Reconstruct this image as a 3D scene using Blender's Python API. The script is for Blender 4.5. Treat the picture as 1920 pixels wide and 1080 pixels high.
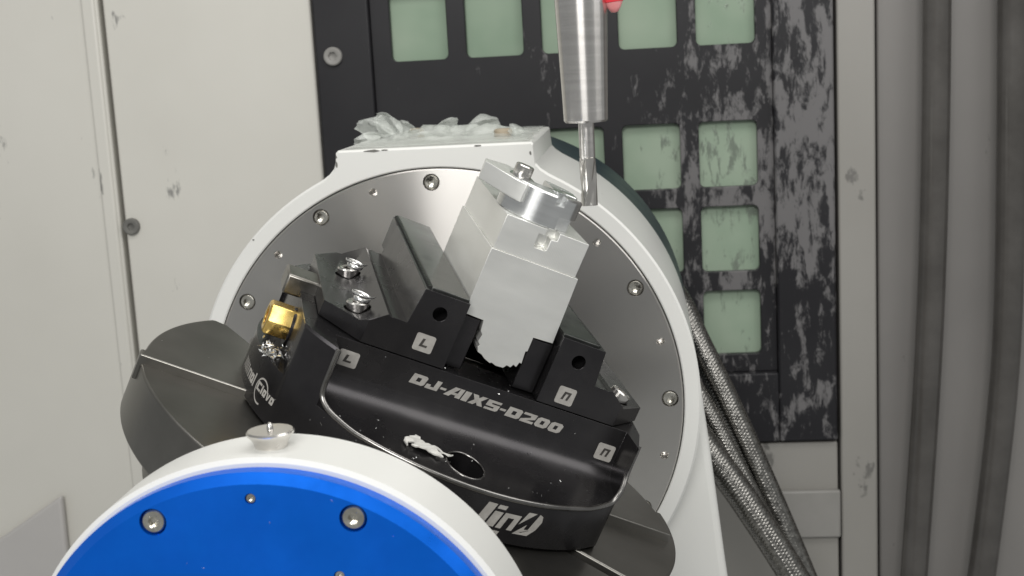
import bpy, bmesh, math, random
from mathutils import Matrix, Vector, noise
random.seed(7)
S = 0.001                      # the scene is measured in millimetres, built in metres
R_ = math.radians
scene = bpy.context.scene
for o in list(bpy.data.objects): bpy.data.objects.remove(o)

# ------------------------------------------------------------------ camera
cam_d = bpy.data.cameras.new('camera'); cam = bpy.data.objects.new('camera', cam_d)
scene.collection.objects.link(cam); scene.camera = cam
def cam_matrix(yaw, pitch, roll, loc):
    y, p, r = R_(yaw), R_(pitch), R_(roll)
    f = Vector((-math.sin(y)*math.cos(p), math.cos(y)*math.cos(p), -math.sin(p)))
    rt = Vector((math.cos(y), math.sin(y), 0)); up = rt.cross(f)
    c, s = math.cos(r), math.sin(r)
    a = c*rt - s*up; b = s*rt + c*up
    m = Matrix((a, b, -f)).transposed().to_4x4(); m.translation = Vector(loc)*S
    return m
cam.matrix_world = cam_matrix(5.9, 10.0, 3.1, (133.35, -830.84, 222.69))
cam_d.sensor_width = 36; cam_d.lens = 46.875; cam_d.clip_start = 0.02; cam_d.clip_end = 20
cam_d.dof.use_dof = True; cam_d.dof.focus_distance = 0.64; cam_d.dof.aperture_fstop = 26

# ------------------------------------------------------------------ world, lamps, exposure
world = bpy.data.worlds.new('World'); scene.world = world; world.use_nodes = True
bg = world.node_tree.nodes['Background']; bg.inputs[0].default_value = (0.985, 1.0, 0.985, 1); bg.inputs[1].default_value = 0.31
def area(name, loc, target, sx, sy, watt, col=(1, .985, .955)):
    d = bpy.data.lights.new(name, 'AREA'); d.shape = 'RECTANGLE'; d.size = sx*S; d.size_y = sy*S; d.energy = watt; d.color = col
    o = bpy.data.objects.new(name, d); scene.collection.objects.link(o)
    o.location = Vector(loc)*S
    o.rotation_euler = (Vector(target)-Vector(loc)).to_track_quat('-Z', 'Y').to_euler()
    return o
area('ceiling_work_lamp', (40, -260, 850), (0, -60, 40), 700, 300, 2.8)
area('front_work_lamp', (40, -1750, 960), (0, -60, 60), 800, 460, 21.5)
area('side_fill_light', (640, -300, 600), (40, -160, 40), 420, 620, 2.2)  # added unseen light for the vise highlight band and the white base
vs = scene.view_settings
vs.view_transform = 'Standard'; vs.look = 'None'; vs.exposure = 0.0; vs.gamma = 1.0; vs.use_curve_mapping = False
scene.render.engine = 'CYCLES'

# ------------------------------------------------------------------ materials
def new_mat(name):
    m = bpy.data.materials.new(name); m.use_nodes = True
    return m, m.node_tree.nodes, m.node_tree.links, m.node_tree.nodes['Principled BSDF']
def setp(b, **k):
    names = dict(col='Base Color', metal='Metallic', rough='Roughness', spec='Specular IOR Level', ani='Anisotropic', alpha='Alpha', coat='Coat Weight', trans='Transmission Weight', anir='Anisotropic Rotation')
    for a, v in k.items():
        b.inputs[names[a]].default_value = (*v, 1) if a == 'col' else v
def tex(n, l, scale, detail=4, rough=.55, stretch=(1, 1, 1)):
    tc = n.new('ShaderNodeTexCoord'); mp = n.new('ShaderNodeMapping'); mp.inputs['Scale'].default_value = stretch
    no = n.new('ShaderNodeTexNoise'); no.inputs['Scale'].default_value = scale; no.inputs['Detail'].default_value = detail; no.inputs['Roughness'].default_value = rough
    l.new(tc.outputs['Object'], mp.inputs[0]); l.new(mp.outputs[0], no.inputs[0])
    return no
def ramp(n, l, src, stops):
    r = n.new('ShaderNodeValToRGB'); e = r.color_ramp.elements
    while len(e) < len(stops): e.new(.5)
    for el, (p, c) in zip(e, stops):
        el.position = p; el.color = (*c, 1) if isinstance(c, tuple) else (c, c, c, 1)
    l.new(src, r.inputs[0]); return r
def bump(n, l, b, src, strength, dist):
    bp = n.new('ShaderNodeBump'); bp.inputs['Strength'].default_value = strength; bp.inputs['Distance'].default_value = dist*S
    l.new(src, bp.inputs['Height']); l.new(bp.outputs[0], b.inputs['Normal'])
def surf(name, c1, c2, scale, rough, metal=0., rvar=.08, bmp=0., spec=.5, stretch=(1, 1, 1), lo=.35, hi=.65, ani=0):
    m, n, l, b = new_mat(name)
    no = tex(n, l, scale, 6, .6, stretch)
    l.new(ramp(n, l, no.outputs[0], [(lo, c1), (hi, c2)]).outputs[0], b.inputs['Base Color'])
    l.new(ramp(n, l, no.outputs[0], [(.3, max(rough-rvar, .02)), (.7, rough+rvar)]).outputs[0], b.inputs['Roughness'])
    setp(b, metal=metal, spec=spec, ani=ani)
    if bmp: bump(n, l, b, no.outputs[0], .3, bmp)
    return m
def specked(name, base, base2, dirt, big, thr, rough, stretch=(1, 1, 1)):
    m, n, l, b = new_mat(name)
    a = tex(n, l, 4, 4); r1 = ramp(n, l, a.outputs[0], [(.3, base), (.7, base2)])
    s = tex(n, l, big, 5, .62, stretch); r2 = ramp(n, l, s.outputs[0], [(thr, 0.), (thr+.035, 1.)])
    mx = n.new('ShaderNodeMix'); mx.data_type = 'RGBA'
    l.new(r2.outputs[0], mx.inputs[0]); l.new(r1.outputs[0], mx.inputs[6]); mx.inputs[7].default_value = (*dirt, 1)
    l.new(mx.outputs[2], b.inputs['Base Color']); setp(b, rough=rough); bump(n, l, b, s.outputs[0], .15, .6)
    return m
MT = {}
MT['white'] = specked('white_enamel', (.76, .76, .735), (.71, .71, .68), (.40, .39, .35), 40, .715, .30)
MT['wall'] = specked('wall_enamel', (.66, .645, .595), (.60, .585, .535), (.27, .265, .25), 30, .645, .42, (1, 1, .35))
MT['wallr'] = specked('shaded_wall_enamel', (.225, .215, .205), (.185, .177, .17), (.14, .134, .128), 30, .66, .4, (1, 1, .5))  # same wall paint, weaker light on the right darkened into the colour
MT['wallc'] = specked('shaded_strip_enamel', (.30, .29, .27), (.26, .25, .23), (.15, .145, .135), 26, .62, .45, (1, 1, .6))  # wall paint again, light falloff put into the darker tone
MT['seam'] = surf('seam_sealant', (.13, .128, .12), (.18, .175, .16), 30, .7)
MT['oxide'] = surf('black_oxide_steel', (.042, .040, .043), (.068, .065, .067), 22, .27, metal=.85, rvar=.07, bmp=.05)
MT['oxide2'] = surf('worn_black_steel', (.07, .073, .07), (.125, .128, .122), 40, .22, metal=.9, rvar=.07, bmp=.05)
MT['table'] = surf('dark_ground_steel', (.18, .174, .16), (.25, .242, .225), 12, .36, metal=1., rvar=.05)
MT['steel'] = surf('bright_steel', (.62, .60, .57), (.72, .70, .67), 60, .22, metal=1., rvar=.06)
MT['bolt'] = surf('zinc_screw_steel', (.50, .48, .43), (.70, .68, .62), 180, .24, metal=1., rvar=.08)
MT['socket'] = surf('dark_key_steel', (.20, .19, .17), (.30, .29, .27), 120, .35, metal=1.)  # darker grey steel of the vise key
MT['alu'] = surf('milled_aluminium', (.84, .84, .81), (.90, .90, .87), 24, .36, metal=.70, rvar=.09, bmp=0., stretch=(1, 1, 3))
def mill_marks(m):
    n, l = m.node_tree.nodes, m.node_tree.links; b = n['Principled BSDF']
    tc = n.new('ShaderNodeTexCoord'); wv = n.new('ShaderNodeTexWave'); wv.wave_type = 'RINGS'; wv.rings_direction = 'Y'
    mp = n.new('ShaderNodeMapping'); mp.inputs['Location'].default_value = (.035, 0, -.012)
    wv.inputs['Scale'].default_value = 330; wv.inputs['Distortion'].default_value = .6; wv.inputs['Detail'].default_value = 2
    l.new(tc.outputs['Object'], mp.inputs[0]); l.new(mp.outputs[0], wv.inputs[0]); bump(n, l, b, wv.outputs[1], .12, .06)
mill_marks(MT['alu'])
MT['alu2'] = surf('bright_milled_aluminium', (.72, .73, .73), (.80, .81, .81), 50, .20, metal=1., rvar=.06)
MT['brass'] = surf('brass', (.78, .52, .13), (.85, .62, .22), 70, .25, metal=1., rvar=.08)
MT['print'] = surf('laser_print', (.33, .315, .295), (.41, .395, .37), 260, .5)
MT['ink'] = surf('dark_print', (.03, .028, .027), (.06, .055, .05), 200, .5)
MT['frame'] = None
MT['teal'] = surf('dark_blue_enamel', (.012, .028, .036), (.018, .038, .046), 12, .4)
MT['hose'] = surf('grey_rubber_hose', (.062, .058, .054), (.085, .08, .075), 25, .16, rvar=.05)
MT['red'] = surf('red_plastic', (.75, .03, .05), (.85, .06, .08), 90, .25)
MT['pink'] = surf('pale_red_plastic', (.85, .30, .30), (.88, .38, .38), 90, .3)
MT['greyplate'] = surf('grey_cover', (.24, .235, .22), (.28, .27, .255), 14, .5)  # own grey of the cover plate and frame bolts
MT['floor'] = surf('grey_sheet_metal', (.36, .35, .35), (.39, .38, .38), 6, .45)
MT['wallshade'] = surf('wall_shade_enamel', (.47, .455, .445), (.50, .485, .47), 6, .45)  # wall tone darkened to imitate soft shade
MT['brownplug'] = surf('tan_plug', (.30, .25, .18), (.38, .32, .24), 90, .6)
MT['rim'] = surf('worn_edge_steel', (.17, .165, .16), (.30, .29, .28), 60, .24, metal=1., rvar=.06)
MT['swarf'] = surf('aluminium_swarf', (.75, .75, .74), (.9, .9, .89), 300, .25, metal=1.)
MT['scrap'] = surf('white_plastic_scrap', (.52, .51, .48), (.66, .65, .62), 160, .4)

def make_disc_mat():
    m, n, l, b = new_mat('turned_steel_plate')
    no = tex(n, l, 7, 4, .6)
    l.new(ramp(n, l, no.outputs[0], [(.3, (.64, .62, .595)), (.7, (.74, .72, .69))]).outputs[0], b.inputs['Base Color'])
    setp(b, metal=1., rough=.28, ani=.95, anir=.25)
    t = n.new('ShaderNodeTangent'); t.direction_type = 'RADIAL'; t.axis = 'Y'
    l.new(t.outputs[0], b.inputs['Tangent'])
    return m
MT['disc'] = make_disc_mat()
def make_turned(name, c1, c2, rough):
    m, n, l, b = new_mat(name)
    no = tex(n, l, 30, 3, .6, (1, 1, 14))
    l.new(ramp(n, l, no.outputs[0], [(.3, c1), (.7, c2)]).outputs[0], b.inputs['Base Color'])
    setp(b, metal=1., rough=rough, ani=.9, anir=.25)
    t = n.new('ShaderNodeTangent'); t.direction_type = 'RADIAL'; t.axis = 'Z'; l.new(t.outputs[0], b.inputs['Tangent'])
    return m
MT['turned'] = make_turned('turned_tool_steel', (.62, .60, .58), (.72, .70, .68), .26)
MT['turnalu'] = make_turned('turned_aluminium', (.72, .73, .73), (.80, .81, .81), .26)
def make_blue():
    m, n, l, b = new_mat('blue_anodised_aluminium')
    no = tex(n, l, 60, 3)
    l.new(ramp(n, l, no.outputs[0], [(.3, (.0, .145, .80)), (.7, (.0, .165, .86))]).outputs[0], b.inputs['Base Color'])
    setp(b, metal=.7)
    n2 = tex(n, l, 16, 5, .65); l.new(ramp(n, l, n2.outputs[0], [(.35, .24), (.65, .44)]).outputs[0], b.inputs['Roughness'])
    return m
MT['blue'] = make_blue()
def make_frame_mat(name, base, base2, stain, thr, rough=.42):
    m, n, l, b = new_mat(name)
    s = tex(n, l, 95, 8, .70, (1, 1, .38)); s.inputs['Distortion'].default_value = .25
    w = tex(n, l, 7.5, 3, .55, (1, 1, .7)); v = tex(n, l, 9, 3, .6)
    tc = n.new('ShaderNodeTexCoord'); sp = n.new('ShaderNodeSeparateXYZ'); l.new(tc.outputs['Object'], sp.inputs[0])
    def mr(src, a, c, d, e):
        q = n.new('ShaderNodeMapRange'); q.inputs[1].default_value = a; q.inputs[2].default_value = c; q.inputs[3].default_value = d; q.inputs[4].default_value = e
        l.new(src, q.inputs[0]); return q.outputs[0]
    def add(a, c):
        q = n.new('ShaderNodeMath'); q.operation = 'ADD'; l.new(a, q.inputs[0]); l.new(c, q.inputs[1]); return q.outputs[0]
    t = add(add(add(s.outputs[0], mr(sp.outputs['X'], .0, .27, -.20, .05)), mr(sp.outputs['Z'], -.16, .12, -.12, .0)), mr(w.outputs[0], .3, .7, -.11, .11))
    r = ramp(n, l, t, [(thr, 0.), (thr+.09, 1.)])
    bs = ramp(n, l, v.outputs[0], [(.35, base), (.65, base2)])
    mx = n.new('ShaderNodeMix'); mx.data_type = 'RGBA'
    l.new(r.outputs[0], mx.inputs[0]); l.new(bs.outputs[0], mx.inputs[6]); mx.inputs[7].default_value = (*stain, 1)
    l.new(mx.outputs[2], b.inputs['Base Color']); setp(b, rough=rough, spec=.3)
    bump(n, l, b, r.outputs[0], .3, .8)
    return m
MT['frame'] = make_frame_mat('black_window_enamel', (.014, .0135, .016), (.020, .0195, .022), (.15, .145, .147), .495)
MT['pane'] = make_frame_mat('green_polycarbonate', (.25, .335, .25), (.335, .41, .32), (.18, .215, .175), .585, .12)

# ------------------------------------------------------------------ mesh helpers (all in mm)
COL = scene.collection
def link(name, me, mat, parent=None):
    o = bpy.data.objects.new(name, me); COL.objects.link(o)
    if mat is not None:
        me.materials.clear(); me.materials.append(MT[mat] if isinstance(mat, str) else mat)
    if parent is not None: o.parent = parent
    return o
def bm_mesh(bm, name, smooth=None):
    bmesh.ops.recalc_face_normals(bm, faces=bm.faces)
    me = bpy.data.meshes.new(name); bm.to_mesh(me); bm.free()
    if smooth is not None:
        for p in me.polygons: p.use_smooth = True
        me.set_sharp_from_angle(angle=R_(smooth))
    return me
def obj(name, bm, mat, parent=None, smooth=None, bevel=None, seg=2):
    o = link(name, bm_mesh(bm, name, smooth), mat, parent)
    if bevel: add_bevel(o, bevel, seg)
    return o
def add_bevel(o, width, seg=2):
    b = o.modifiers.new('edge', 'BEVEL'); b.width = width*S; b.segments = seg; b.limit_method = 'ANGLE'; b.angle_limit = R_(38); b.harden_normals = False
    for p in o.data.polygons: p.use_smooth = True
    o.data.set_sharp_from_angle(angle=R_(38))
def V3(p): return Vector(p)*S
def prism(bm, poly, a, b, axis='y'):
    """extrude a 2-D polygon; axis y: poly=(x,z); z: (x,y); x: (y,z)"""
    f = {'y': lambda p, t: (p[0], t, p[1]), 'z': lambda p, t: (p[0], p[1], t), 'x': lambda p, t: (t, p[0], p[1])}[axis]
    A = [bm.verts.new(V3(f(p, a))) for p in poly]; B = [bm.verts.new(V3(f(p, b))) for p in poly]
    n = len(poly)
    bm.faces.new(A); bm.faces.new(B[::-1])
    for i in range(n): bm.faces.new((A[i], B[i], B[(i+1) % n], A[(i+1) % n]))
    return A+B
def box(bm, x0, x1, y0, y1, z0, z1): return prism(bm, [(x0, y0), (x1, y0), (x1, y1), (x0, y1)], z0, z1, 'z')
def frame_from_axis(ax):
    ax = Vector(ax).normalized(); t = Vector((0, 0, 1)) if abs(ax.z) < .9 else Vector((1, 0, 0))
    a = ax.cross(t).normalized(); return a, ax.cross(a), ax
def lathe(bm, prof, seg=64, c=(0, 0, 0), ax=(0, 0, 1), hexes=()):
    """prof: list of (r, h); hexes: indices of rings drawn as a hexagon"""
    a, b, k = frame_from_axis(ax); c = Vector(c); rings = []
    for i, (r, h) in enumerate(prof):
        if r == 0: rings.append([bm.verts.new((c+k*h)*S)]); continue
        ring = []
        for j in range(seg):
            t = 2*math.pi*j/seg; rr = r
            if i in hexes:
                q = (t % (math.pi/3))-math.pi/6; rr = r*math.cos(math.pi/6)/math.cos(q)
            ring.append(bm.verts.new((c+k*h+(a*math.cos(t)+b*math.sin(t))*rr)*S))
        rings.append(ring)
    for p, q in zip(rings, rings[1:]):
        for j in range(seg):
            m = (j+1) % seg
            if len(p) == 1 and len(q) == 1: continue
            if len(p) == 1: bm.faces.new((p[0], q[j], q[m]))
            elif len(q) == 1: bm.faces.new((p[j], q[0], p[m]))
            else: bm.faces.new((p[j], q[j], q[m], p[m]))
    return rings
def tube(bm, pts, r, seg=16, disp=None, caps=True):
    pts = [Vector(p) for p in pts]; rings = []; s = 0; prev = None
    for i, p in enumerate(pts):
        d = (pts[min(i+1, len(pts)-1)]-pts[max(i-1, 0)]).normalized()
        if prev is None: a = d.orthogonal().normalized()
        else: a = (prev-d*prev.dot(d)).normalized()
        prev = a; b = d.cross(a)
        if i: s += (p-pts[i-1]).length
        rr = r(i/(len(pts)-1)) if callable(r) else r
        rings.append([bm.verts.new((p+(a*math.cos(t)+b*math.sin(t))*(rr+(disp(t, s) if disp else 0)))*S) for t in (2*math.pi*j/seg for j in range(seg))])
    for p, q in zip(rings, rings[1:]):
        for j in range(seg): bm.faces.new((p[j], q[j], q[(j+1) % seg], p[(j+1) % seg]))
    if caps: bm.faces.new(rings[0][::-1]); bm.faces.new(rings[-1])
def spline(P, n):
    P = [Vector(p) for p in P]; Q = [2*P[0]-P[1]]+P+[2*P[-1]-P[-2]]; out = []
    for i in range(1, len(Q)-2):
        for k in range(n):
            t = k/n; a, b, c, d = Q[i-1:i+3]
            out.append(.5*((2*b)+(c-a)*t+(2*a-5*b+4*c-d)*t*t+(3*b-a-3*c+d)*t**3))
    return out+[P[-1]]
def boolean(o, cut_bm, op='DIFFERENCE', smooth=35):
    if isinstance(cut_bm, list):
        for c_ in cut_bm: boolean(o, c_, op, smooth)
        return o
    me = bm_mesh(cut_bm, 'cutter'); c = bpy.data.objects.new('cutter', me); COL.objects.link(c)
    c.matrix_world = Matrix.Identity(4)
    par = o.parent; o.parent = None; o.matrix_world = Matrix.Identity(4)
    m = o.modifiers.new('b', 'BOOLEAN'); m.object = c; m.operation = op; m.solver = 'EXACT'
    bpy.context.view_layer.update()
    ev = o.evaluated_get(bpy.context.evaluated_depsgraph_get())
    new = bpy.data.meshes.new_from_object(ev); old = o.data
    o.modifiers.remove(m); o.data = new; bpy.data.meshes.remove(old); bpy.data.objects.remove(c); bpy.data.meshes.remove(me)
    for p in new.polygons: p.use_smooth = True
    new.set_sharp_from_angle(angle=R_(smooth))
    o.parent = par
    return o
def thing(name, label, cat, m=None, group=None):
    o = bpy.data.objects.new(name, None); COL.objects.link(o); o.empty_display_size = .02
    if m is not None: o.matrix_world = m
    return tag(o, label, cat, group)
def tag(o, label, cat, group=None):
    o['label'] = label; o['category'] = cat
    if group: o['group'] = group
    return o
def root_at(name, label, cat, loc, group=None): return thing(name, label, cat, Matrix.Translation(V3(loc)), group)
def adopt(o, root):
    """parent keeping the world place (meshes below are written in scene millimetres)"""
    o.parent = root; o.matrix_parent_inverse = root.matrix_world.inverted(); return o
def screw_bm(r, h, hx, depth, seg=24, c=(0, 0, 0), ax=(0, 0, 1)):
    bm = bmesh.new()
    lathe(bm, [(0, 0), (r, 0), (r, h-.12*r), (r-.12*r, h), (hx*1.12, h), (hx, h-.06*r), (hx, h-depth), (0, h-depth-.1*r)], seg, c, ax, hexes=(5, 6))
    return bm
# ---- printed letters: polygons in a unit cell
def rect(x0, y0, x1, y1): return [(x0, y0), (x1, y0), (x1, y1), (x0, y1)]
def ringg(c=.14, ix=.36, iy=.3):
    o = [(c, 0), (1-c, 0), (1, c), (1, 1-c), (1-c, 1), (c, 1), (0, 1-c), (0, c)]; i = [(ix, iy), (1-ix, iy), (1-ix, 1-iy), (ix, 1-iy)]
    return [[o[0], o[1], i[1], i[0]], [o[1], o[2], i[1]], [o[2], o[3], i[2], i[1]], [o[3], o[4], i[2]], [o[4], o[5], i[3], i[2]], [o[5], o[6], i[3]], [o[6], o[7], i[0], i[3]], [o[7], o[0], i[0]]]
PI_ = [[(0, 0), (0, 1), (1, 1), (1, 0), (.68, 0), (.68, .74), (.32, .74), (.32, 0)]]
GL = {'D': [[(0, 0), (.86, 0), (.64, .3), (.36, .3)], [(.86, 0), (1, .14), (.64, .3)], [(1, .14), (1, .86), (.64, .7), (.64, .3)], [(1, .86), (.86, 1), (.64, .7)], [(.86, 1), (0, 1), (.36, .7), (.64, .7)], [(0, 1), (0, 0), (.36, .3), (.36, .7)]], '0': ringg(.18), 'J': [[(0, 0), (1, 0), (1, 1), (.62, 1), (.62, .25), (.34, .25), (.34, .45), (0, .45)]],
      '-': [rect(0, .34, 1, .56)], 'I': [rect(0, 0, 1, 1)],
      'A': [[(-.1, 0), (.28, 0), (.36, .22), (.66, .22), (.66, 0), (1, 0), (1, 1), (.72, 1), (.72, .46), (.46, .46), (.64, .8), (.72, 1), (.34, 1)]],
      'X': [[(0, 0), (.36, 0), (.5, .26), (.64, 0), (1, 0), (.72, .5), (1, 1), (.64, 1), (.5, .74), (.36, 1), (0, 1), (.28, .5)]],
      '5': [[(0, 1), (1, 1), (1, .76), (.36, .76), (.36, .62), (1, .62), (1, .12), (.88, 0), (0, 0), (0, .22), (.64, .22), (.64, .38), (0, .38)]],
      '2': [[(0, 1), (1, 1), (1, .5), (.46, .24), (1, .24), (1, 0), (0, 0), (0, .28), (.6, .58), (.6, .76), (0, .76)]],
      'L': [[(0, 1), (.34, 1), (.34, .26), (1, .26), (1, 0), (0, 0)]], 'R': PI_, 'n': PI_, 'l': [rect(0, 0, 1, 1)],
      'i': [rect(0, 0, 1, .7), rect(0, .82, 1, 1)],
      'C': [[(1, 1), (0, 1), (0, 0), (1, 0), (1, .26), (.36, .26), (.36, .74), (1, .74)]], 'a': ringg(.1, .38, .34), 'e': ringg(.1, .38, .34),
      'v': [[(0, 1), (.36, 1), (.5, .4), (.64, 1), (1, 1), (.66, 0), (.34, 0)]]}
def letters(bm, spec, place, shear=.28):
    """spec: list of (glyph, x, y, w, h) in mm on the face; place maps (x, y) to a local point"""
    for g, x, y, w, h in spec:
        for poly in GL[g]:
            vs_ = [bm.verts.new(V3(place(x+px*w+shear*py*h, y+py*h))) for px, py in poly]
            bm.faces.new(vs_)

# ================================================================== SETTING: wall behind
wall = bmesh.new(); box(wall, -1400, 1400, 432, 440, -700, 900)
wall = obj('back_wall', wall, 'seam'); wall['kind'] = 'structure'
def panel(x0, x1, z0, z1, y, mat, bev=1.5):
    bm = bmesh.new(); box(bm, x0, x1, y, 430, z0, z1)
    o = obj('wall_panel', bm, mat, None, bevel=bev); adopt(o, wall); return o
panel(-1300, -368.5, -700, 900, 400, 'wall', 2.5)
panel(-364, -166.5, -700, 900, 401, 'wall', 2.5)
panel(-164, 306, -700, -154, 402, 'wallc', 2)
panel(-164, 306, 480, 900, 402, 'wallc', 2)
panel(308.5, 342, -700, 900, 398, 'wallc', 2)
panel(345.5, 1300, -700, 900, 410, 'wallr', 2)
panel(-384, -370.5, -700, 900, 397.5, 'wall', 2.4)       # fold of sheet beside the seam
bm = bmesh.new(); box(bm, 243, 307.5, 396, 403, -247, -200); adopt(obj('cover_plate', bm, 'greyplate', None, bevel=2), wall)
bm = screw_bm(8, 5, 3.6, 2.5, 24, (-357, 401, 78), (0, -1, 0)); adopt(obj('wall_bolt', bm, 'seam', None, smooth=40), wall)

# thin darker panel standing in for soft shading at the lower left
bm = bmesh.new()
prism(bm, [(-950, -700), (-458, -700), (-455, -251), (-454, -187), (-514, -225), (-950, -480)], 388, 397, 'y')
o = obj('shade_panel', bm, 'wallshade', None, bevel=3, seg=4); o['kind'] = 'structure'
# ================================================================== window
win = root_at('machine_window', 'black framed machine window with rows of green panes behind the rotary unit', 'window', (70, 412, -151))
XO, ZB = (-164, 306), -151
bm = bmesh.new()
for a in ((-164, -112, ZB, 470), (252, 305.5, ZB, 470), (-112, 252, ZB, -84)): box(bm, a[0], a[1], 396, 420, a[2], a[3])
adopt(obj('outer_frame', bm, 'frame', None, bevel=2), win)
bm = bmesh.new()
xs = [-94+69.7*k for k in range(5)]; rows = [(220, 281), (298, 359), (376, 437), (91, 151), (12, 73), (-67, -6)]
xe = [-111.9]+[v for x in xs for v in (x, x+52.5)]+[251.9]
rows.sort(); ze = [-83.9]+[v for r in rows for v in r]+[470]
# lattice: one slab with rounded window holes
def rrect(x0, x1, z0, z1, r, n=4):
    P = []
    for cx, cz, a0 in ((x1-r, z1-r, 0), (x0+r, z1-r, 90), (x0+r, z0+r, 180), (x1-r, z0+r, 270)):
        for k in range(n+1): P.append((cx+r*math.cos(R_(a0+90*k/n)), cz+r*math.sin(R_(a0+90*k/n))))
    return P
box(bm, -111.9, 251.9, 404, 412, -83.9, 470)
lat = obj('lattice', bm, 'frame')
cut = bmesh.new()
for x in xs:
    for (z0, z1) in rows: prism(cut, rrect(x, x+52.5, z0, z1, 5), 400, 416, 'y')
boolean(lat, cut); add_bevel(lat, .8); adopt(lat, win)
pm = None
for x in xs:
    for (z0, z1) in rows:
        bm = bmesh.new(); box(bm, x-3, x+55.5, 413, 417, z0-3, z1+3)
        adopt(obj('pane', bm, 'pane'), win)
for (x, z) in ((-147, 228), (-147, 60)):
    bm = screw_bm(8.5, 5, 4.2, 3, 24, (x, 396, z), (0, -1, 0)); adopt(obj('frame_bolt', bm, 'greyplate', None, smooth=40), win)

# ================================================================== hoses on the right
def hose(pts, r, label):
    bm = bmesh.new(); tube(bm, spline(pts, 14), r, 28)
    return tag(obj('coolant_hose', bm, 'hose', None, smooth=60), label, 'hose', 'thick grey hoses on the right wall')
hose([(392, 382, 620), (392, 382, 300), (391, 381, 150), (388, 380, 20), (383, 378, -90), (374, 376, -230), (366, 374, -330), (350, 370, -470)], 12.3, 'thick grey hose hanging beside the pale wall strip, left one of the pair')
hose([(455, 382, 620), (455, 382, 300), (455.5, 381, 120), (454.5, 380, -20), (450, 379, -110), (439, 377, -220), (424, 374, -330), (395, 370, -470)], 12.6, 'thick grey hose at the far right edge, right one of the pair')
def braided(pts, r, label, ph):
    bm = bmesh.new()
    P = spline(pts, 170)
    def d(t, s): return .27*max(math.sin(13*t+s*2.3+ph), math.sin(13*t-s*2.3))
    tube(bm, P, r, 72, d)
    return tag(obj('braided_hose', bm, 'bolt2', None, smooth=75), label, 'hose', 'braided steel hoses beside the headstock')
MT['bolt2'] = surf('braided_stainless', (.17, .165, .155), (.36, .35, .33), 300, .22, metal=1.)
braided([(136, 264, 46), (159, 256, 12), (172, 250, -18), (198, 238, -76), (232, 226, -160), (268, 214, -258), (290, 205, -330)], 10.5, 'upper braided steel hose running from the headstock down to the lower right', 0)
braided([(136, 208, -36), (174, 196, -92), (204, 188, -136), (240, 178, -196), (280, 168, -275)], 11.5, 'lower braided steel hose nearest the white base', 1.3)
braided([(134, 238, 4), (170, 225, -56), (196, 216, -108), (226, 208, -172), (254, 200, -240)], 7.5, 'thinner braided steel hose squeezed between two thicker ones', 2.1)

# ================================================================== headstock with face plate
head = root_at('rotary_headstock', 'white rotary headstock with a large round steel face plate', 'headstock', (0, 80, -300))
OUT = []
for a in range(-180, 180, 2):
    OUT.append([164.7*math.cos(R_(a)), 164.7*math.sin(R_(a))])
BO = [(66, 167.5), (66, 154.5), (69.5, 151.5), (74, 147.4)]
BL = [(-60, 167.5), (-61, 158.5), (-63.5, 154.5), (-69, 149.8)]
def outer_radius(a):
    x, z = math.cos(a), math.sin(a); r = 164.7
    poly = [(0, 0), (74, 147.4), (69.5, 150.6), (66.6, 154), (66, 160), (65.6, 166.2), (64.4, 167.4), (-58.5, 167.4), (-60, 166), (-60.6, 160), (-62, 156), (-65, 152.6), (-69, 149.8)]
    for p, q in zip(poly, poly[1:]):
        d = (q[0]-p[0], q[1]-p[1]); den = x*d[1]-z*d[0]
        if abs(den) < 1e-9: continue
        t = (p[0]*d[1]-p[1]*d[0])/den; s = (p[0]*z-p[1]*x)/den
        if t > r and -1e-6 <= s <= 1+1e-6: r = t
    return r
angs = sorted(set([R_(k*2) for k in range(180)]+[math.atan2(z, x) % (2*math.pi) for x, z in [(74, 147.4), (69.5, 150.6), (66.6, 154), (66, 160), (65.6, 166.2), (64.4, 167.4), (-58.5, 167.4), (-60, 166), (-60.6, 160), (-62, 156), (-65, 152.6), (-69, 149.8)]]))
bm = bmesh.new(); loops = []
for rad, y in ((lambda a: 154.2, 11.), (lambda a: 154.2, .8), (lambda a: 155.0, 0.), (lambda a: outer_radius(a)-1.4, 0.), (lambda a: outer_radius(a), 1.6), (lambda a: outer_radius(a), 157.5), (lambda a: outer_radius(a)-1.5, 159.), (lambda a: 20., 159.)):
    loops.append([bm.verts.new(V3((rad(a)*math.cos(a), y, rad(a)*math.sin(a)))) for a in angs])
for p, q in zip(loops, loops[1:]):
    for j in range(len(angs)): bm.faces.new((p[j], q[j], q[(j+1) % len(angs)], p[(j+1) % len(angs)]))
adopt(obj('housing', bm, 'white', None, smooth=30), head)
bm = bmesh.new()
prism(bm, [(120, 60), (158, 40), (163.9, 16), (170.4, -40), (178.6, -120), (190, -220), (197, -300), (-197, -300), (-190, -220), (-178.6, -120), (-170.4, -40), (-163.9, 16), (-158, 40), (-120, 60)], 30, 150, 'y')
adopt(obj('base', bm, 'white', None, bevel=5, seg=3), head)
bm = bmesh.new(); lathe(bm, [(20, 160.5), (163.6, 160.5), (164.6, 161.5), (164.6, 262), (20, 262)], 128, (0, 0, 0), (0, 1, 0))
adopt(obj('motor_flange', bm, 'teal', None, smooth=30), head)
bm = bmesh.new(); lathe(bm, [(0, 0), (152.6, 0), (153.4, .8), (153.4, 14), (0, 14)], 180, (0, 0, 0), (0, 1, 0))
plate = obj('face_plate', bm, 'disc')
cut = bmesh.new()
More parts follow.
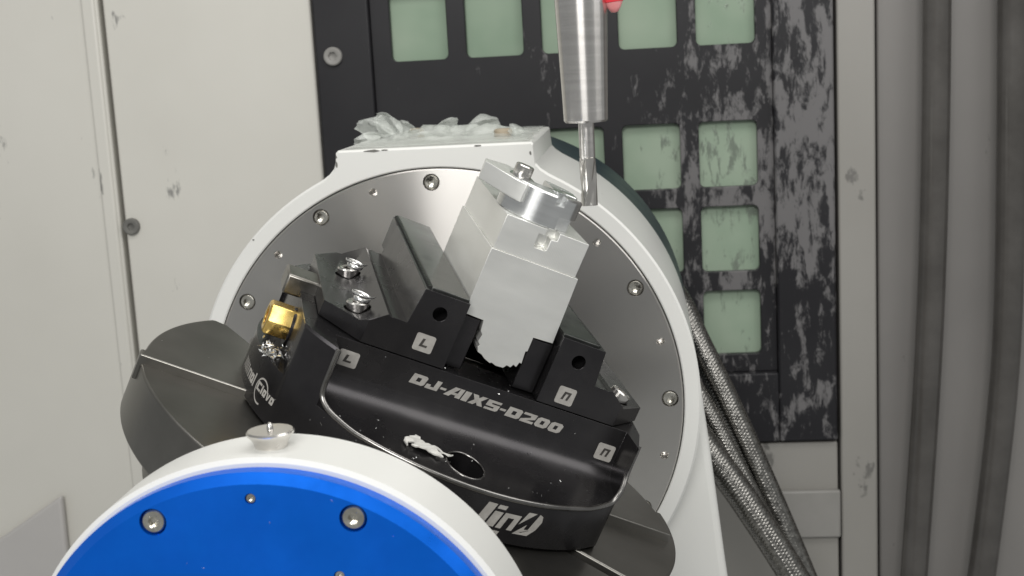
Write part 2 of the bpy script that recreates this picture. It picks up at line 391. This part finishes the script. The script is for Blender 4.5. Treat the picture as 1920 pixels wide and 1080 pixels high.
for k in range(12):
    a = R_(30*k); lathe(cut, [(0, -5), (5.4, -5), (5.4, 6.5), (0, 6.5)], 28, (145*math.cos(a), 0, 145*math.sin(a)), (0, 1, 0))
    a = R_(30*k+15); lathe(cut, [(0, -5), (2.6, -5), (2.6, 9), (0, 9)], 20, (145*math.cos(a), 0, 145*math.sin(a)), (0, 1, 0))
lathe(cut, [(0, -5), (38, -5), (38, 5), (0, 5)], 64, (0, 0, 0), (0, 1, 0))
boolean(plate, cut, smooth=30); adopt(plate, head)
sc0 = None
for k in range(12):
    a = R_(30*k)
    if sc0 is None:
        sc0 = obj('screw', screw_bm(4.7, 6.2, 2.3, 3.4, 30, (0, 0, 0), (0, -1, 0)), 'bolt', None, smooth=35); o = sc0
    else: o = sc0.copy(); COL.objects.link(o)
    o.matrix_world = Matrix.Translation(V3((145*math.cos(a), 6.4, 145*math.sin(a)))) @ Matrix.Rotation(random.uniform(0, 1), 4, 'Y')
    bpy.context.view_layer.update(); adopt(o, head)

# paint chipped off the edges of the boss
for cx, cz, rx, rz in ((-36, 166.3, 5.5, .9), (-28.5, 166.6, 2.4, .5), (-59.8, 158.6, .7, 2.2), (-59.6, 163.4, .5, 1.0), (31, 166.5, 2.6, .6), (63.6, 160.5, .7, 1.5), (-118, 113, .9, .7)):
    bm = bmesh.new(); prism(bm, [(cx+rx*random.uniform(.7, 1.15)*math.cos(k*.7), cz+rz*random.uniform(.6, 1.1)*math.sin(k*.7)) for k in range(9)], -.12, .3, 'y')
    adopt(obj('paint_chip', bm, 'seam'), head)

# crumpled film on the boss
def film(pts_fn, nx, ny):
    bm = bmesh.new(); g = [[bm.verts.new(V3(pts_fn(i/(nx-1), j/(ny-1)))) for i in range(nx)] for j in range(ny)]
    for j in range(ny-1):
        for i in range(nx-1): bm.faces.new((g[j][i], g[j][i+1], g[j+1][i+1], g[j+1][i]))
    return bm
m, n, l, b = new_mat('cloudy_plastic_film'); setp(b, col=(.74, .77, .73), rough=.15, alpha=.30); b.inputs['Subsurface Weight'].default_value = .0
MT['film'] = m
def rdg(x, y, k): return abs(noise.noise(Vector((x, y, k))))
def f1(s, t):
    x = -54+116*s; y = 6+146*t
    z = 168.3+1.2*rdg(x*.09, y*.06, 2)
    lift = math.exp(-((s-.45)/.36)**2)*max(0, 1-abs(t-.62)/.34)
    z += lift*(.8+19*rdg(x*.036, y*.03, 7)+4*rdg(x*.13, y*.08, 4))
    return (x+4*noise.noise(Vector((x*.12, y*.1, 3))), y+5*noise.noise(Vector((x*.1, y*.12, 5))), z)
bm = film(f1, 50, 34)
for (bx, by, az, el, ln, wd) in ((-38, 84, 170, 30, 28, 22), (-34, 80, 140, 46, 26, 20), (-40, 78, 190, 8, 24, 12), (-30, 86, 70, 34, 22, 22), (2, 92, 120, 34, 20, 26), (12, 90, 20, 24, 26, 20), (46, 60, 50, 34, 13, 12)):
    dx = Vector((math.cos(R_(az))*math.cos(R_(el)), .25*math.sin(R_(az)*3), math.sin(R_(el)))); sx = dx.cross(Vector((.2, 1, .1))).normalized(); ny = dx.cross(sx)
    g = []
    for i in range(9):
        t = i/8; w_ = wd*(.5+.9*t-1.15*t**3)
        g.append([bm.verts.new((Vector((bx, by, 169))+dx*ln*t+sx*w_*(j/4-.5)+ny*(7*noise.noise(Vector((bx+t*1.7, j*.9, az*.1)))+3*t*t)+sx*4*noise.noise(Vector((by+t*3, j*1.3, az*.2)))+Vector((0, 0, -3*t*t)))*S) for j in range(5)])
    for p, q in zip(g, g[1:]):
        for j in range(4): bm.faces.new((p[j], p[j+1], q[j+1], q[j]))
o = obj('plastic_film', bm, 'film', None, smooth=16); o.modifiers.new('s', 'SOLIDIFY').thickness = .15*S
tag(o, 'crumpled cloudy plastic film lying on top of the white headstock', 'film')
bm = bmesh.new(); lathe(bm, [(0, 0), (5.5, 0), (5.2, 5), (4, 6.2), (0, 6.4)], 20, (-25, 105, 167.6)); tag(obj('tan_plug', bm, 'brownplug', None, smooth=40), 'small tan plug poking up through the plastic film, left one', 'plug', 'tan plugs on the headstock')
bm = bmesh.new(); lathe(bm, [(0, 0), (6.5, 0), (6.2, 4), (5, 5), (0, 5.2)], 20, (40, 70, 167.6)); tag(obj('tan_plug', bm, 'brownplug', None, smooth=40), 'small tan plug near the right end of the headstock top', 'plug', 'tan plugs on the headstock')

# ================================================================== table, vise: their tilted frame
O = Vector((51.46, -250.0, 73.915))
th, ph = R_(26), R_(18)
u0 = Vector((math.cos(th), 0, -math.sin(th))); vv = Vector((math.sin(th), 0, math.cos(th))); w0 = Vector((0, 1, 0))
uu = math.cos(ph)*u0+math.sin(ph)*w0; ww = math.cos(ph)*w0-math.sin(ph)*u0
VM = Matrix((uu, ww, vv)).transposed().to_4x4(); VM.translation = O*S        # local x = u, y = w (depth), z = v (up)

# ---- round table
tab = thing('rotary_table', 'dark glossy round rotary table tilted under the black vise', 'rotary table', VM)
R1, CW = 139., 48.
def arc(c, r, a0, a1, n): return [(c[0]+r*math.cos(R_(a0+(a1-a0)*k/n)), c[1]+r*math.sin(R_(a0+(a1-a0)*k/n))) for k in range(n+1)]
WL = lambda x: 45-.06*x                       # the step across the table
front = [(-R1*.9995, WL(-139)-.5)]
fa = arc((0, CW), R1, 179, 361, 90)
bm = bmesh.new(); prism(bm, fa, -75, -46.5, 'z')
tf = obj('table_half', bm, 'table')
cut = bmesh.new()
# T slot to the lower right
d = Vector((18.5, -12.5)).normalized(); nrm = Vector((-d.y, d.x)); p0 = Vector((40, -16)); p1 = Vector((160, -97))
prism(cut, [tuple(p0+nrm*4.2), tuple(p0-nrm*4.2), tuple(p1-nrm*4.2), tuple(p1+nrm*4.2)], -58, -40, 'z')
boolean(tf, cut, smooth=30); add_bevel(tf, 1.0, 2); tf.parent = tab
ba = arc((0, CW), 136, 1, 26, 14)+[(104, 122), (-60, 118), (-86, 96), (-104, 116)]+arc((0, CW), 136, 152, 179, 16)
bm = bmesh.new(); prism(bm, ba, -74, -55, 'z'); obj('table_half', bm, 'table', tab, bevel=1.2)
PC = (-4, 26)
pa = [(129.5, 11.4)]+arc(PC, 134, -2, 32, 16)+[(96, 104), (-60, 108), (-86.5, 92), (-99, 110), (-105.5, 112)]+arc(PC, 134, 140.5, 175.5, 26)
pa[-1] = (-139.6, 30.4)
bm = bmesh.new(); prism(bm, pa, -54.5, -42, 'z'); obj('raised_plate', bm, 'table', tab, bevel=.6)
bm = bmesh.new(); lathe(bm, [(0, -76), (120, -76), (120, -100), (96, -128), (0, -128)], 96, (0, CW, 0)); obj('swivel_housing', bm, 'table', tab, smooth=30)
# arm that carries the table from the face plate (tilted with it)
bm = bmesh.new(); box(bm, -70, 60, 90, 235, -124, -82); obj('cradle_arm', bm, 'table', tab, bevel=3)

# ---- vise
vise = thing('machine_vise', 'black self centring machine vise on a round base lettered DJ-AIX5-D200', 'vise', VM)
CU, RB = 8., 100.
bm = bmesh.new(); lathe(bm, [(0, -46.2), (98.8, -46.2), (100, -45), (100, 3.2), (98.9, 4.4), (0, 4.4)], 160, (CU, CW, 0))
body = obj('vise_body', bm, 'oxide', vise)
PROF = [(0, 4.4), (0, -10.8), (-1, -14.4), (-3.6, -17.6), (-7.8, -20.1), (-14, -21.7), (-24, -22.7), (-38, -23.5), (-53, -24.4)]
def pv(w):
    for (a, b), (c, d_) in zip(PROF[1:], PROF[2:]):
        if c <= w <= a: return b+(d_-b)*(w-a)/(c-a)
    return -24.2
def smoothprof():
    P = spline([(a, 0, b) for a, b in PROF[1:]], 5); return [(p.x, p.z) for p in P]
cut = bmesh.new(); sp_ = smoothprof(); prism(cut, [(0, 12)]+sp_+[(-70, -27.6), (-70, 12)], -66, 79.4, 'x')
boolean(body, cut, smooth=28)
cut = []
for bx_ in ((-40, 56, 24, 84, -18, 12), (-120, -80, -70, 92, -21, 12)):   # channel, nut pocket
    c_ = bmesh.new(); box(c_, *bx_); cut.append(c_)
c_ = bmesh.new(); prism(c_, [(86.8, 2), (76.6, -28), (74, -60), (140, -60), (140, 160), (92, 160), (91, 40)], -60, 12, 'z'); cut.append(c_)      # slanted right end
HE = [(2+9*math.cos(R_(k*9)), -32.5+11.5*math.sin(R_(k*9))) for k in range(40)]
c_ = bmesh.new(); prism(c_, HE, -38, 0, 'z'); cut.append(c_)
boolean(body, cut, smooth=28); add_bevel(body, .8, 2)
# rounded bright edge of the scoop
def wc(x): return CW-math.sqrt(RB**2-(x-CU)**2)
LP = [(-66, wc(-66), 4.2), (-66, wc(-66), -6), (-66, wc(-66), -13), (-65.2, wc(-65.2), -17.6), (-62, wc(-62), -20.6), (-57, wc(-57), -22.2)]
for x in range(-50, 70, 6): LP.append((x, wc(x), pv(wc(x))-.3))
LP += [(74, wc(74), -22.2), (77.4, wc(77.4), -19.6), (79.3, wc(79.3)+.6, -15), (80.6, -16.6, -8), (81.4, -14.2, 4.2)]
bm = bmesh.new(); tube(bm, spline(LP, 6), 1.25, 12); obj('scoop_rim', bm, 'rim', body, smooth=60)
bm = bmesh.new(); tube(bm, [(x, w, pv(w)-.15) for x, w in HE+HE[:1]], .55, 8); obj('hole_rim', bm, 'rim', body, smooth=60)
# jaws
def mir(P): return [(2*8.3-x, z) for x, z in P][::-1]
JP = [(-73, 5), (-73, 12.2), (-58, 13.4), (-47.5, 21), (-45.6, 20.0), (-44.8, 20.4), (-38.6, 20.2), (-36.6, 37.4), (-15, 37.4), (-15, 5)]
def jaw(side):
    s = -1 if side == 'L' else 1
    P = JP if side == 'L' else mir(JP)
    X = (lambda x: x) if side == 'L' else (lambda x: 16.6-x)
    bm = bmesh.new(); prism(bm, P, 0, 112, 'y')
    j = obj('sliding_jaw', bm, 'oxide', vise)
    if side == 'R': j['label'] = 'right sliding jaw marked R'
    else: j['label'] = 'left sliding jaw marked L'
    # tall rear part of the jaw reaching further back
    cut = bmesh.new()
    prism(cut, [(X(-54), -1), (X(-80), -1), (X(-80), 28)], -5, 60, 'z')
    prism(cut, [(X(-60), 113), (X(-80), 113), (X(-80), 88)], -5, 60, 'z')
    hc = -26.2 if side == 'L' else 43.0
    lathe(cut, [(0, -2), (3.3, -2), (3.3, 14), (0, 14)], 28, (hc, 0, 28.5), (0, 1, 0))
    for wv in (17, 71):
        lathe(cut, [(0, -7), (6.2, -7), (6.2, 30), (0, 30)], 28, (X(-58.5), wv, 15.2), (s*.30, 0, .95))
    boolean(j, cut, smooth=28); add_bevel(j, .55, 2)
    for wv in (17, 71):
        bm = screw_bm(5.2, 8, 2.7, 4, 24, (X(-58.5)-s*1.6, wv, 15.2-5), (s*.30, 0, .95)); obj('jaw_screw', bm, 'steel', j, smooth=35)
    bm = bmesh.new()
    a, b = sorted((X(-33.6), X(-15.2)))
    box(bm, a, b, 2.5, 133, 33, 38.6)
    jp = obj('jaw_plate', bm, 'oxide2', j, bevel=.4)
    bm = bmesh.new()                                        # gripping teeth along the plate's outer edge
    for k in range(52):
        y0 = 4+k*2.5; xa = X(-33.7); xb = X(-35.2)
        vsx = [bm.verts.new(V3(p)) for p in ((xa, y0, 38.5), (xa, y0+2, 38.5), (xb, y0+1, 37.9), (xa, y0, 35.8), (xa, y0+2, 35.8), (xb, y0+1, 36.2))]
        for f in ((0, 1, 2), (3, 5, 4), (0, 2, 5, 3), (1, 4, 5, 2), (0, 3, 4, 1)): bm.faces.new([vsx[i] for i in f])
    o = obj('grip_teeth', bm, 'oxide2', j); o['kind'] = 'stuff'
    bm = bmesh.new(); a, b = sorted((X(-14.9), X(-5.2) if side == 'L' else 20.6))
    box(bm, a, b, 8, 108, 5, 30.4); obj('jaw_step', bm, 'oxide', j, bevel=.6)
    bm = bmesh.new(); box(bm, *sorted((X(-36), X(-15.5))), 112.5, 133, 20, 37.2); obj('jaw_tail', bm, 'oxide', j, bevel=.6)
    return j
jl = jaw('L'); jr = jaw('R')
# letter plates
def plate_label(x, z, w, h, g, parent, y=-.25, sh=.0):
    bm = bmesh.new(); prism(bm, rrect(x, x+w, z, z+h, 1.0, 3), y, y+.2, 'y'); p = obj('letter_mark', bm, 'print', parent)
    bm = bmesh.new(); letters(bm, [(g, x+w*.28, z+h*.27, w*.40, h*.48)], lambda a, b: (a, y-.06, b), .22)
    obj('letter', bm, 'ink', p)
plate_label(-61.6, -7.9, 9.2, 7.4, 'L', body); plate_label(-32.4, 9.6, 9.1, 8.2, 'L', jl)
plate_label(39.4, 7.3, 8.8, 8.4, 'R', jr); plate_label(68.7, -12.4, 8.9, 8.2, 'R', body, -.5)
# model lettering
bm = bmesh.new(); spec = []; x = -27.6; base = -5.6
for g, w in zip('DJ-AIX5-D200', (7.0, 6.0, 2.8, 7.2, 2.9, 7.4, 6.6, 2.8, 7.0, 6.6, 6.3, 6.3)):
    spec.append((g, x, base-.018*(x+27), w, 4.9)); x += w+.62
letters(bm, spec, lambda a, b: (a, -.12, b), .26); obj('model_lettering', bm, 'print', body)
# maker's mark on the round base (wraps the cylinder)
def oncyl(s, z, r=RB+.12):
    a = s/RB; return (CU+r*math.sin(a), CW-r*math.cos(a), z)
bm = bmesh.new()
letters(bm, [('l', .6, -38.8, 4.2, 10.6), ('i', 5.8, -38.8, 4.0, 10.6), ('n', 10.8, -38.8, 8.0, 7.6)], oncyl, .30)
letters(bm, [('l', 2.2, -43.4, 4.6, 3.2), ('l', 8, -43.4, 4.6, 3.2)], oncyl, .3)
for poly in ([(22.6, -28.8), (27.0, -28.8), (20.4, -35.2)], [(28.6, -28.9), (30.6, -29.8), (31.4, -32.4), (30.2, -36.4), (27.2, -39.8), (19.6, -39.8), (24.6, -34.6), (24.2, -37.0), (26.2, -37.0)]):
    bm.faces.new([bm.verts.new(V3(oncyl(a+.1*(b+40), b))) for a, b in poly])
obj('maker_mark', bm, 'print', body)
bm = bmesh.new()
def logo(s, z): return oncyl(s, z)
s0 = -RB*math.atan2(86+8, 48-9.)      # along the round base to the left
s1 = -RB*1.235
letters(bm, [('C', s1-2.6, -36.4, 4.4, 4.2), ('l', s1+2.4, -36.4, 1.4, 4.2), ('a', s1+4.4, -36.4, 3.2, 3.4), ('v', s1+8.1, -36.4, 3.4, 3.4), ('e', s1+12, -36.4, 3.2, 3.4)], logo, .1)
for k in range(5): letters(bm, [('l', s1-32+k*2.6, -37.4, 1.2, 5.4)], logo, .2)
letters(bm, [('n', s1-18.6, -37.4, 4.6, 4.6), ('a', s1-13.4, -37.4, 4.4, 4.6), ('l', s1-8.4, -37.6, 1.4, 6.6)], logo, .1)
cs, cz = s1+2.8, -35.4
prev = None
for k in range(37):
    a = R_(20+270*k/36); q = [bm.verts.new(V3(logo(cs+rr*1.1*math.cos(a), cz+rr*math.sin(a)))) for rr in (5.3, 6.1)]
    if prev: bm.faces.new((prev[0], prev[1], q[1], q[0]))
    prev = q
obj('round_logo', bm, 'print', body)
# spindle nut and steel key at the left end
bm = bmesh.new(); lathe(bm, [(0, 0), (8.4, 0), (8.4, 11.6), (7.4, 12.8), (4.6, 12.8), (4.6, 9), (0, 9)], 24, (-79.5, 38, -8.6), (-1, 0, 0), hexes=(1, 2, 3))
obj('brass_nut', bm, 'brass', vise, smooth=25, bevel=.5)
bm = bmesh.new(); lathe(bm, [(0, 0), (9.6, 0), (9.6, 1.0), (9.2, 1.4), (0, 1.4)], 32, (-79.8, 38, -10.5), (-1, 0, 0)); obj('nut_collar', bm, 'oxide', vise, smooth=30)
bm = bmesh.new(); box(bm, -88, -62, 50, 68, .6, 10.6); obj('steel_key', bm, 'socket', vise, bevel=1.2)
bm = bmesh.new(); lathe(bm, [(0, -36), (6, -36), (6, 90), (0, 90)], 32, (-24, 48, -6), (1, 0, 0)); obj('lead_screw', bm, 'steel', vise, smooth=30)

# ================================================================== workpiece in the jaws
wp = thing('aluminium_workpiece', 'pale machined aluminium block gripped in the vise jaws under the cutter', 'workpiece', VM)
bm = bmesh.new()
prism(bm, [(-4.9, 31), (-14.7, 31.4), (-14.7, 63.6), (28.6, 63.6), (29.9, 31.4), (20.2, 31), (20.3, 24), (19.4, 23.6), (20, 17.5), (18.9, 17.8), (18.2, 15.2), (16.6, 15.9), (15.8, 14.2), (13.8, 14.6), (12.6, 12.9), (9, 12.7), (6.6, 13.5), (5.8, 13), (2.6, 14.2), (.6, 15.6), (-1.6, 16.2), (-2.6, 18.6), (-1.9, 19.6), (-3.4, 21), (-2.8, 24.5), (-4.2, 26)], 6, 86, 'y')
obj('gripped_block', bm, 'alu', wp, bevel=.15)
bm = bmesh.new(); prism(bm, [(-13.7, 63.7), (-13.7, 80), (27.2, 80), (27.2, 63.7)], 7, 86, 'y')
up = obj('milled_shoulder', bm, 'alu', wp)
cut = bmesh.new(); prism(cut, [(3.2, 71), (4.2, 70.2), (8.6, 70.2), (9.6, 71), (9.6, 76), (12.6, 76.4), (12.6, 90), (6.2, 90), (6.2, 77), (3.2, 77)], 2, 14, 'y')
boolean(up, cut, smooth=30); add_bevel(up, .15)
bm = bmesh.new()
cc = (3.6, 26.4, 0)
lathe(bm, [(0, 80.1), (18.2, 80.1), (18.8, 80.7), (18.8, 94.6), (17.9, 95.5), (0, 95.5)], 96, cc)
hub = obj('turned_hub', bm, 'turnalu', wp)
cut = []
for poly, z0, z1 in (([(9.5, 0), (40, 0), (40, 30), (19, 30), (17, 14.4), (9.5, 12)], 79, 86.4), ([(19.6, -5), (40, -5), (40, 60), (19.6, 60)], 79, 110), ([(13.6, 2), (24, 2), (24, 16.5)], 79, 110),
                     ([(5, 5), (10, 5), (10, 17), (30, 17), (30, 34), (12, 34), (12, 21), (5, 21)], 91.4, 110), ([(-3, 24), (7, 24), (7, 48), (-3, 48)], 92.6, 110)):
    c_ = bmesh.new(); prism(c_, poly, z0, z1, 'z'); cut.append(c_)
boolean(hub, cut, smooth=30); add_bevel(hub, .3)
bm = bmesh.new()
fl = [(-23.5, 44), (-25.6, 34), (-14.2, 13.0), (-9.6, 10.2), (-2, 20), (-2, 44), (-12, 50)]
prism(bm, fl, 86.6, 95.2, 'z')
obj('lobe', bm, 'alu', wp, bevel=.35)
bm = screw_bm(4.4, 5, 2.2, 2.4, 24, (-7.5, 33, 95.2), (0, 0, 1)); obj('cap_screw', bm, 'steel', wp, smooth=30)
bm = bmesh.new(); prism(bm, rrect(12.5, 18.6, 22, 31, 1.4), 91, 95.8, 'z'); obj('raised_pad', bm, 'alu2', wp, bevel=.5)

# ================================================================== spindle tool
TX, TY = 107.5, -205.
bm = bmesh.new(); lathe(bm, [(0, 189), (9.4, 189), (10.3, 190), (12.2, 246), (13.6, 300), (15, 380), (22, 400), (22, 460), (0, 460)], 72, (TX, TY, 0))
tag(obj('tool_holder', bm, 'turned', None, smooth=30), 'tapered bright steel tool holder hanging above the workpiece', 'tool holder')
em = root_at('end_mill', 'slim carbide end mill held in the tapered holder beside the workpiece hub', 'end mill', (TX, TY, 150))
bm = bmesh.new(); lathe(bm, [(0, 172), (3.3, 172), (3.7, 172.8), (3.7, 189.5), (0, 189.5)], 32, (TX, TY, 0)); adopt(obj('shank', bm, 'turned', None, smooth=30), em)
bm = bmesh.new(); rings = []
for k in range(49):
    z = 150+22.4*k/48; tw = k/48*1.5; ring = []
    for j in range(36):
        t = 2*math.pi*j/36; f = max(0., math.sin(3*(t-tw)))
        r = 3.9-.9*f**1.2
        ring.append(bm.verts.new(V3((TX+r*math.cos(t), TY+r*math.sin(t), z))))
    rings.append(ring)
for p, q in zip(rings, rings[1:]):
    for j in range(36): bm.faces.new((p[j], p[(j+1) % 36], q[(j+1) % 36], q[j]))
bm.faces.new(rings[0][::-1]); bm.faces.new(rings[-1])
adopt(obj('flutes', bm, 'steel', None, smooth=40), em)
noz = root_at('coolant_nozzle', 'red plastic coolant nozzle tip beside the tool holder', 'nozzle', (123, -205, 239))
bm = bmesh.new(); lathe(bm, [(0, 0), (4.6, 0), (5.8, -6), (6.4, -40), (0, -40)], 24, (122.4, -205, 243), (.10, 0, -1)); adopt(obj('nozzle_body', bm, 'red', None, smooth=30), noz)
bm = bmesh.new(); lathe(bm, [(0, .1), (4.3, .1), (3.2, 2.4), (1.6, 4.6), (0, 4.9)], 24, (122.4, -205, 243), (.10, 0, -1)); adopt(obj('nozzle_tip', bm, 'pink', None, smooth=50), noz)

# ================================================================== tailstock in front
tail = root_at('tailstock', 'white tailstock drum with a bright blue round cover plate in the foreground', 'tailstock', (0, -390, -200))
bm = bmesh.new(); lathe(bm, [(0, -409), (91.2, -409), (92.8, -407.4), (92.8, -379.5), (91.6, -378.3), (0, -378.3)], 160, (0, 0, 0), (0, 1, 0)); adopt(obj('drum', bm, 'white', None, smooth=30), tail)
bm = bmesh.new(); prism(bm, [(-93, -20), (93, -20), (110, -200), (-110, -200)], -405, -384, 'y'); adopt(obj('pedestal', bm, 'white', None, bevel=2), tail)
bm = bmesh.new(); lathe(bm, [(0, -419), (87.0, -419), (90.2, -415.6), (90.2, -410.4), (89.4, -409.6), (0, -409.6)], 160, (0, 0, 0), (0, 1, 0)); cov = obj('blue_cover', bm, 'blue')
cut = bmesh.new()
for k in range(8):
    a = R_(90+24.6+45*(k-1)) if k > 1 else R_((90+24.6, 90-24.6)[k])
    lathe(cut, [(0, -3), (4.7, -3), (4.7, 5.5), (0, 5.5)], 28, (82*math.cos(a), -419, 82*math.sin(a)), (0, 1, 0))
for (x, z) in ((0, 82), (28, 54.5)): lathe(cut, [(0, -3), (1.9, -3), (1.9, 6), (0, 6)], 20, (x, -419, z), (0, 1, 0))
boolean(cov, cut, smooth=30); adopt(cov, tail)
for k in range(8):
    a = R_(90+24.6+45*(k-1)) if k > 1 else R_((90+24.6, 90-24.6)[k])
    bm = screw_bm(4.1, 5.0, 2.0, 2.8, 30, (82*math.cos(a), -413.6, 82*math.sin(a)), (0, -1, 0)); adopt(obj('cover_screw', bm, 'bolt', None, smooth=35), tail)
for (x, z) in ((0, 82), (28, 54.5)):
    bm = screw_bm(1.7, 3, .8, 1.2, 18, (x, -415.4, z), (0, -1, 0)); adopt(obj('set_screw', bm, 'bolt', None, smooth=35), tail)
bm = bmesh.new(); lathe(bm, [(0, 0), (5.6, 0), (6.0, 1.6), (7.0, 3.4), (8.2, 4.6), (8.4, 5.4), (7.8, 6.0), (1.2, 6.3), (.9, 8.0), (.4, 8.6), (0, 8.6)], 36, (1.5, -395, 92.7), (0, 0, 1)); adopt(obj('filler_button', bm, 'steel', None, smooth=40), tail)

# ================================================================== loose chips and scraps
def shards(name, spots, size, mat):
    bm = bmesh.new()
    for p, nrm, k in spots:
        p = Vector(p); s = size*random.uniform(.4, 1.3)*k
        a, b, c = frame_from_axis(nrm); t = random.uniform(0, 6.3); a, b = a*math.cos(t)+b*math.sin(t), b*math.cos(t)-a*math.sin(t)
        q = [p-a*s, p+b*s*.35, p+a*s*random.uniform(.6, 1.4)+c*s*.5, p-b*s*.3+c*s*.25]
        v = [bm.verts.new(x*S) for x in q]
        for f in ((0, 1, 2), (0, 2, 3), (0, 3, 1), (1, 3, 2)): bm.faces.new([v[i] for i in f])
    return obj(name, bm, mat)
sp = []
for _ in range(46):
    w = random.uniform(-46, -4); half = math.sqrt(RB**2-(CW-w)**2)
    x = random.uniform(max(-62, CU-half+3), CU+half-3); sp.append(((x, w, pv(w)+.2), (0, -.2, 1), 1))
for _ in range(14): sp.append(((random.uniform(-60, 80), -.2, random.uniform(-6, 3)), (0, -1, 0), .7))
for _ in range(26):
    a = random.uniform(-1.5, -.2); sp.append((oncyl(a*RB, random.uniform(-42, -24)), (math.sin(a), -math.cos(a), 0), .6))
for _ in range(25):
    sp.append(((random.uniform(-14, 30), random.uniform(1, 11), 4.6), (0, 0, 1), 1))
for _ in range(40):
    a = R_(random.uniform(95, 260)); r = random.uniform(102, 137); x, w = r*math.cos(a), CW+r*math.sin(a)
    if w < 10: sp.append(((x, w, -46.3), (0, 0, 1), .8))
    elif w > 50 and w < 100: sp.append(((x, w, -41.8), (0, 0, 1), .8))
o = shards('chip_dust', sp, .55, 'swarf'); o.matrix_world = VM
tag(o, 'tiny bright metal chips scattered over the vise and table', 'chips'); o['kind'] = 'stuff'
sp = []
for _ in range(46):
    a = R_(random.uniform(0, 180)); r = random.uniform(20, 86); sp.append(((r*math.cos(a), -419.1, r*math.sin(a)), (0, -1, 0), 1))
o = shards('cover_dust', sp, .6, 'swarf'); tag(o, 'tiny pale specks of dust on the blue cover', 'dust'); o['kind'] = 'stuff'
sp = []
for _ in range(170):
    sp.append(((-86+random.gauss(0, 2.2), 22+random.gauss(0, 4.4), -20.6+abs(random.gauss(0, 1.6))), (random.uniform(-1, 1), random.uniform(-1, 1), 1), 1))
o = shards('swarf_pile', sp, 1.6, 'swarf'); o.matrix_world = VM; tag(o, 'small pile of silvery swarf just below the brass nut', 'swarf'); o['kind'] = 'stuff'
def curl(name, base, r, h, turns, wid, label, ph0):
    bm = bmesh.new(); prev = None; n = 46
    for k in range(n+1):
        t = k/n; a = ph0+turns*6.283*t; rr = r*(.55+.55*t)
        c = Vector((rr*math.cos(a), rr*math.sin(a), h*t))
        q = [bm.verts.new((Vector(base)+c+Vector(dv))*S) for dv in ((0, 0, -wid/2*(1-t*.7)), (.25*math.cos(a), .25*math.sin(a), wid/2*(1-t*.7)))]
        if prev: bm.faces.new((prev[0], q[0], q[1], prev[1]))
        prev = q
    o = obj(name, bm, 'swarf', None, smooth=60); o.modifiers.new('s', 'SOLIDIFY').thickness = .2*S; o.matrix_world = VM
    return tag(o, label, 'swarf', 'swarf curls on the left jaw')
curl('swarf_curl', (-57, 70, 18), 5.2, 4.5, 1.9, 2.6, 'curled silver swarf on the left jaw, farther screw', .4)
curl('swarf_curl', (-58.5, 16, 18), 5.2, 4.5, 1.7, 2.8, 'curled silver swarf on the left jaw, nearer screw', 1.6)
# white scrap in the scoop
bm = bmesh.new()
SH = [(-27, -29), (-26.4, -26.4), (-24.2, -25.4), (-23.6, -23.2), (-21.6, -22.8), (-20.6, -20.4), (-19, -21.6), (-18.8, -23.6), (-16.2, -24.4), (-14, -26.4), (-11, -26.8), (-8.4, -28.6), (-5.4, -29.2), (-4.2, -30.6), (-6.4, -31), (-9.6, -29.8), (-12.4, -30), (-10.4, -32.4), (-9.4, -34.6), (-11.6, -35.2), (-14.6, -33.6), (-17.6, -34), (-20.8, -33.2), (-23.8, -33.6), (-24, -32), (-21.4, -31), (-22.6, -29.6), (-25, -29.4), (-25.8, -33), (-26.8, -33.2)]
vs_ = [bm.verts.new(V3((x, w, pv(w)+.6+2.6*abs(noise.noise(Vector((x*.45, w*.45, 1.3))))))) for x, w in SH]
f = bm.faces.new(vs_); bmesh.ops.triangulate(bm, faces=[f])
bmesh.ops.subdivide_edges(bm, edges=bm.edges[:], cuts=1)
for v_ in bm.verts: v_.co.z += .7*S*noise.noise(v_.co*900)
o = obj('plastic_scrap', bm, 'scrap'); o.modifiers.new('s', 'SOLIDIFY').thickness = .6*S; o.matrix_world = VM
tag(o, 'torn white plastic scrap lying beside the hole in the vise front', 'scrap')
